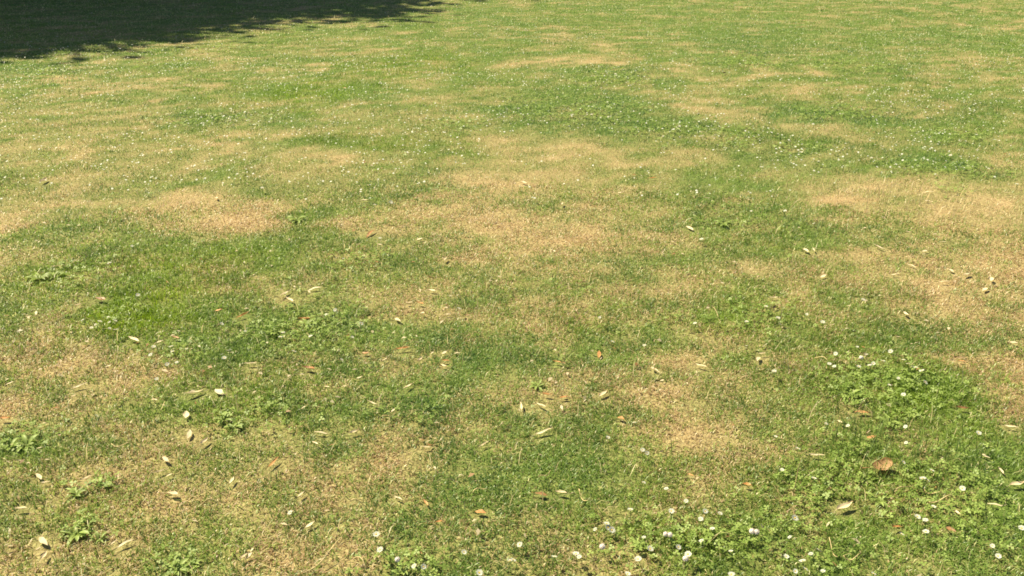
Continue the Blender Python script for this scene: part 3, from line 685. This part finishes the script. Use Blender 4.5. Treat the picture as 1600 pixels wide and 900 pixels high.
# ------------------------------------------------------------------ loose straws and stalks
for i, (px, py, Lp, ang) in enumerate(STRAWS):
    upright = 80 < abs(ang) < 95
    r = random.Random(100 + i)
    if upright:
        c = ground_at(px, py + Lp / 2); d = math.hypot(c[1], CAM_H)
        H = Lp / FPX * d * 1.12
        pts = [Vector((0, 0, -.005)), Vector((.002, .0, H * .35)), Vector((.004, .003, H * .7)), Vector((.010, .004, H))]
    else:
        c, yaw, ln = seg(px, py, Lp, ang, .03); ln = min(ln, .30)
        dv = Vector((math.cos(yaw), math.sin(yaw), 0)); nv = Vector((-dv.y, dv.x, 0))
        pts = [dv * ln * (t - .5) + nv * ln * .08 * math.sin(t * 3 + i) + Vector((0, 0, .030 + .012 * math.sin(t * 4 + i))) for t in (0, .2, .4, .6, .8, 1)]
    bm = bmesh.new()
    rad = [.0013 * max(1, math.hypot(*c) / 3.5)] * len(pts); rad[-1] *= .4
    tube(bm, pts, rad, 5)
    z = float(height(np.array([c[0]]), np.array([c[1]]))[0])
    o = link('dry_straw', bm_mesh('dry_straw', bm, M_STRAW), loc=(c[0], c[1], z))
    tag(o, None, 'straw', 'loose straws on the lawn')
    want_label(o, ('upright' if upright else 'level' if abs(ang) < 12 else 'rising' if ang > 0 else 'sinking') + ' pale straw', px, py)

# ------------------------------------------------------------------ daisies
def daisy_parts(seed, n=19, R=.0105):
    r = random.Random(seed); bm = bmesh.new()
    for k in range(n):
        a = 2 * math.pi * k / n + r.uniform(-.08, .08); l = R * r.uniform(.88, 1.08); w = .0019
        d = Vector((math.cos(a), math.sin(a), 0)); s = Vector((-d.y, d.x, 0)); up = r.uniform(.0006, .0026)
        v = [bm.verts.new(p) for p in (d * .0028 - s * .0008, d * .0028 + s * .0008, d * l * .7 + s * w + Vector((0, 0, up)), d * l + s * .0006 + Vector((0, 0, up * 1.1)), d * l - s * .0006 + Vector((0, 0, up * 1.1)), d * l * .7 - s * w + Vector((0, 0, up)))]
        bm.faces.new(v)
    pet = bm_mesh('petals', bm, M_PETAL, False)
    bm = bmesh.new(); bmesh.ops.create_uvsphere(bm, u_segments=10, v_segments=6, radius=.0024)
    for v in bm.verts: v.co.z = v.co.z * .55 + .0008
    return pet, bm_mesh('flower_centre', bm, M_YELLOW)
DV = [daisy_parts(s) for s in range(4)]
bm = bmesh.new(); tube(bm, [Vector((0, 0, 0)), Vector((.002, .001, -.012)), Vector((.005, .001, -.026)), Vector((.005, .003, -.048))], [.0010, .0010, .0010, .0011], 5)
STEM = bm_mesh('stem', bm, M_STEM)
rd = random.Random(31)
def place_daisy(px, py, zh=None, scale=1.0, parts=True):
    zh = zh or rd.uniform(.032, .043)
    c = ground_at(px, py, zh); z = float(height(np.array([c[0]]), np.array([c[1]]))[0])
    root = bpy.data.objects.new('daisy', None); COL.objects.link(root)
    root.location = (c[0], c[1], z + zh); root.rotation_euler = (rd.uniform(-.25, .6), rd.uniform(-.5, .35), rd.uniform(0, 6.28)); root.scale = (scale,) * 3
    pet, cen = DV[rd.randrange(4)]
    link('petals', pet, root); link('flower_centre', cen, root); link('stem', STEM, root)
    return root
for (px, py) in DAISIES:
    d = math.hypot(*ground_at(px, py))
    o = place_daisy(px, py, scale=rd.uniform(.55, .92) * (1.0 if d < 4 else 1.15))
    tag(o, None, 'daisy', 'white daisies in the lawn')
    want_label(o, 'white daisy', px, py)
# tiny daisies farther off, which nothing tells apart within one band
FARBANDS = [((960,120,70,16),16,'tiny white daisy speck in the far pale clover band'),((900,172,130,26),26,'tiny white daisy speck on the dark green right of centre'),((1330,175,120,22),18,'tiny white daisy speck on the far right green'),
 ((1120,210,120,20),14,'tiny white daisy speck between the two tan bands'),((330,192,130,14),16,'tiny white daisy speck on the green strip at left'),((170,84,130,8),16,'tiny white daisy speck along the edge of the shade')]
for (bx, by, rx, ry), n, lab in FARBANDS:
    for k in range(n):
        o = place_daisy(bx + rd.gauss(0, .5) * rx, by + rd.gauss(0, .5) * ry, scale=rd.uniform(.6, .95))
        tag(o, lab, 'daisy', lab.replace('tiny white daisy speck', 'daisy specks'))
# the rest, past counting
n = 4200
x, y = [], []
while len(x) < n:
    px, py = rd.uniform(-40, 1640), rd.triangular(2, 330, 90)
    c = ground_at(px, py)
    if float(dryness(np.array([c[0]]), np.array([c[1]]))[0]) < .46 and float(N2(np.array([c[0]]), np.array([c[1]]), .9)[0]) > rd.uniform(.15, .75): x.append(c[0]); y.append(c[1])
x, y = np.array(x), np.array(y); a = np.arange(8) * math.pi / 4
R = rng.uniform(.003, .0075, n)
tx, ty = rng.uniform(-.3, .3, n), rng.uniform(-.5, .1, n)
ring = np.stack([np.cos(a)[None] * R[:, None], np.sin(a)[None] * R[:, None], np.zeros((n, 8))], -1)
ring[..., 2] = ring[..., 0] * tx[:, None] + ring[..., 1] * -ty[:, None]
V = (ring + np.stack([x, y, height(x, y) + .036], -1)[:, None, :]).reshape(-1, 3)
me = np_mesh('scattered_daisies', V, np.arange(n * 8), np.full(n, 8), M_PETAL)
tag(link('scattered_daisies', me), 'countless white daisy specks scattered over the far grass', 'daisies', kind='stuff')

# ------------------------------------------------------------------ pinkish clover heads
def clover_head(seed):
    r = random.Random(seed); bm = bmesh.new(); n = 46
    for k in range(n):
        z = 1 - 2 * (k + .5) / n; a = k * 2.4; q = math.sqrt(1 - z * z)
        d = Vector((q * math.cos(a), q * math.sin(a), z)); s = d.orthogonal().normalized(); t = d.cross(s)
        b = d * .004; e = d * .0098 + Vector((0, 0, .0015)) 
        v = [bm.verts.new(p) for p in (b, d * .0085 + s * .0016, e, d * .0085 - s * .0016, d * .0085 + t * .0012, d * .0085 - t * .0012)]
        bm.faces.new((v[0], v[1], v[2], v[3])); bm.faces.new((v[0], v[4], v[2], v[5]))
    bmesh.ops.create_icosphere(bm, subdivisions=2, radius=.0084)
    return bm_mesh('flower_head', bm, M_CFLOWER, False)
CH = clover_head(3)
for (px, py) in CLOVER_FLOWERS:
    c = ground_at(px, py, .04); z = float(height(np.array([c[0]]), np.array([c[1]]))[0])
    root = bpy.data.objects.new('clover_flower', None); COL.objects.link(root); root.location = (c[0], c[1], z + .04); root.rotation_euler = (rd.uniform(-.2, .3), rd.uniform(-.3, .3), rd.uniform(0, 6)); 
    root.scale = (rd.uniform(.72, .9),) * 3
    link('flower_head', CH, root); link('stem', STEM, root)
    tag(root, None, 'clover flower', 'pinkish clover heads'); want_label(root, 'pinkish clover head', px, py)

# ------------------------------------------------------------------ broad-leaved weeds
def weed_leaf(seed):
    bm = bmesh.new(); rows = []; nl = 7
    for i in range(nl + 1):
        t = i / nl; half = .12 * math.sin(math.pi * t ** 1.25) ** .8 * (1 + .12 * math.sin(23 * t + seed)) + .012
        zz = .24 * math.sin(t * 2.3) - .05 * t
        rows.append([bm.verts.new((t, s * half, zz + .10 * abs(s) * half / .17)) for s in (-1, 0, 1)])
    for i in range(nl):
        for j in range(2): bm.faces.new((rows[i][j], rows[i + 1][j], rows[i + 1][j + 1], rows[i][j + 1]))
    return bm_mesh('leaf', bm, M_WEED)
WL = [weed_leaf(s) for s in range(3)]
for (px, py, size, n) in WEEDS:
    c = ground_at(px, py, .02); z = float(height(np.array([c[0]]), np.array([c[1]]))[0])
    root = bpy.data.objects.new('weed_rosette', None); COL.objects.link(root); root.location = (c[0], c[1], z)
    tag(root, None, 'weed', 'broad leaved weeds in the lawn'); want_label(root, 'leafy green weed rosette', px, py)
    for k in range(n + 6):
        s = size * rd.uniform(.4, 1.05) * .50
        link('leaf', WL[k % 3], root, (rd.uniform(-.006, .006), rd.uniform(-.006, .006), .004), (rd.uniform(-.25, .25), rd.uniform(-.35, .25), k * 2.4 + rd.uniform(-.3, .3)), (s, s * rd.uniform(.8, 1.3), s))
settle_labels()
labs = [o['label'] for o in SC.objects if 'label' in o and not o.parent]
print('things', len(labs), 'shared', len(labs) - len(set(labs)))
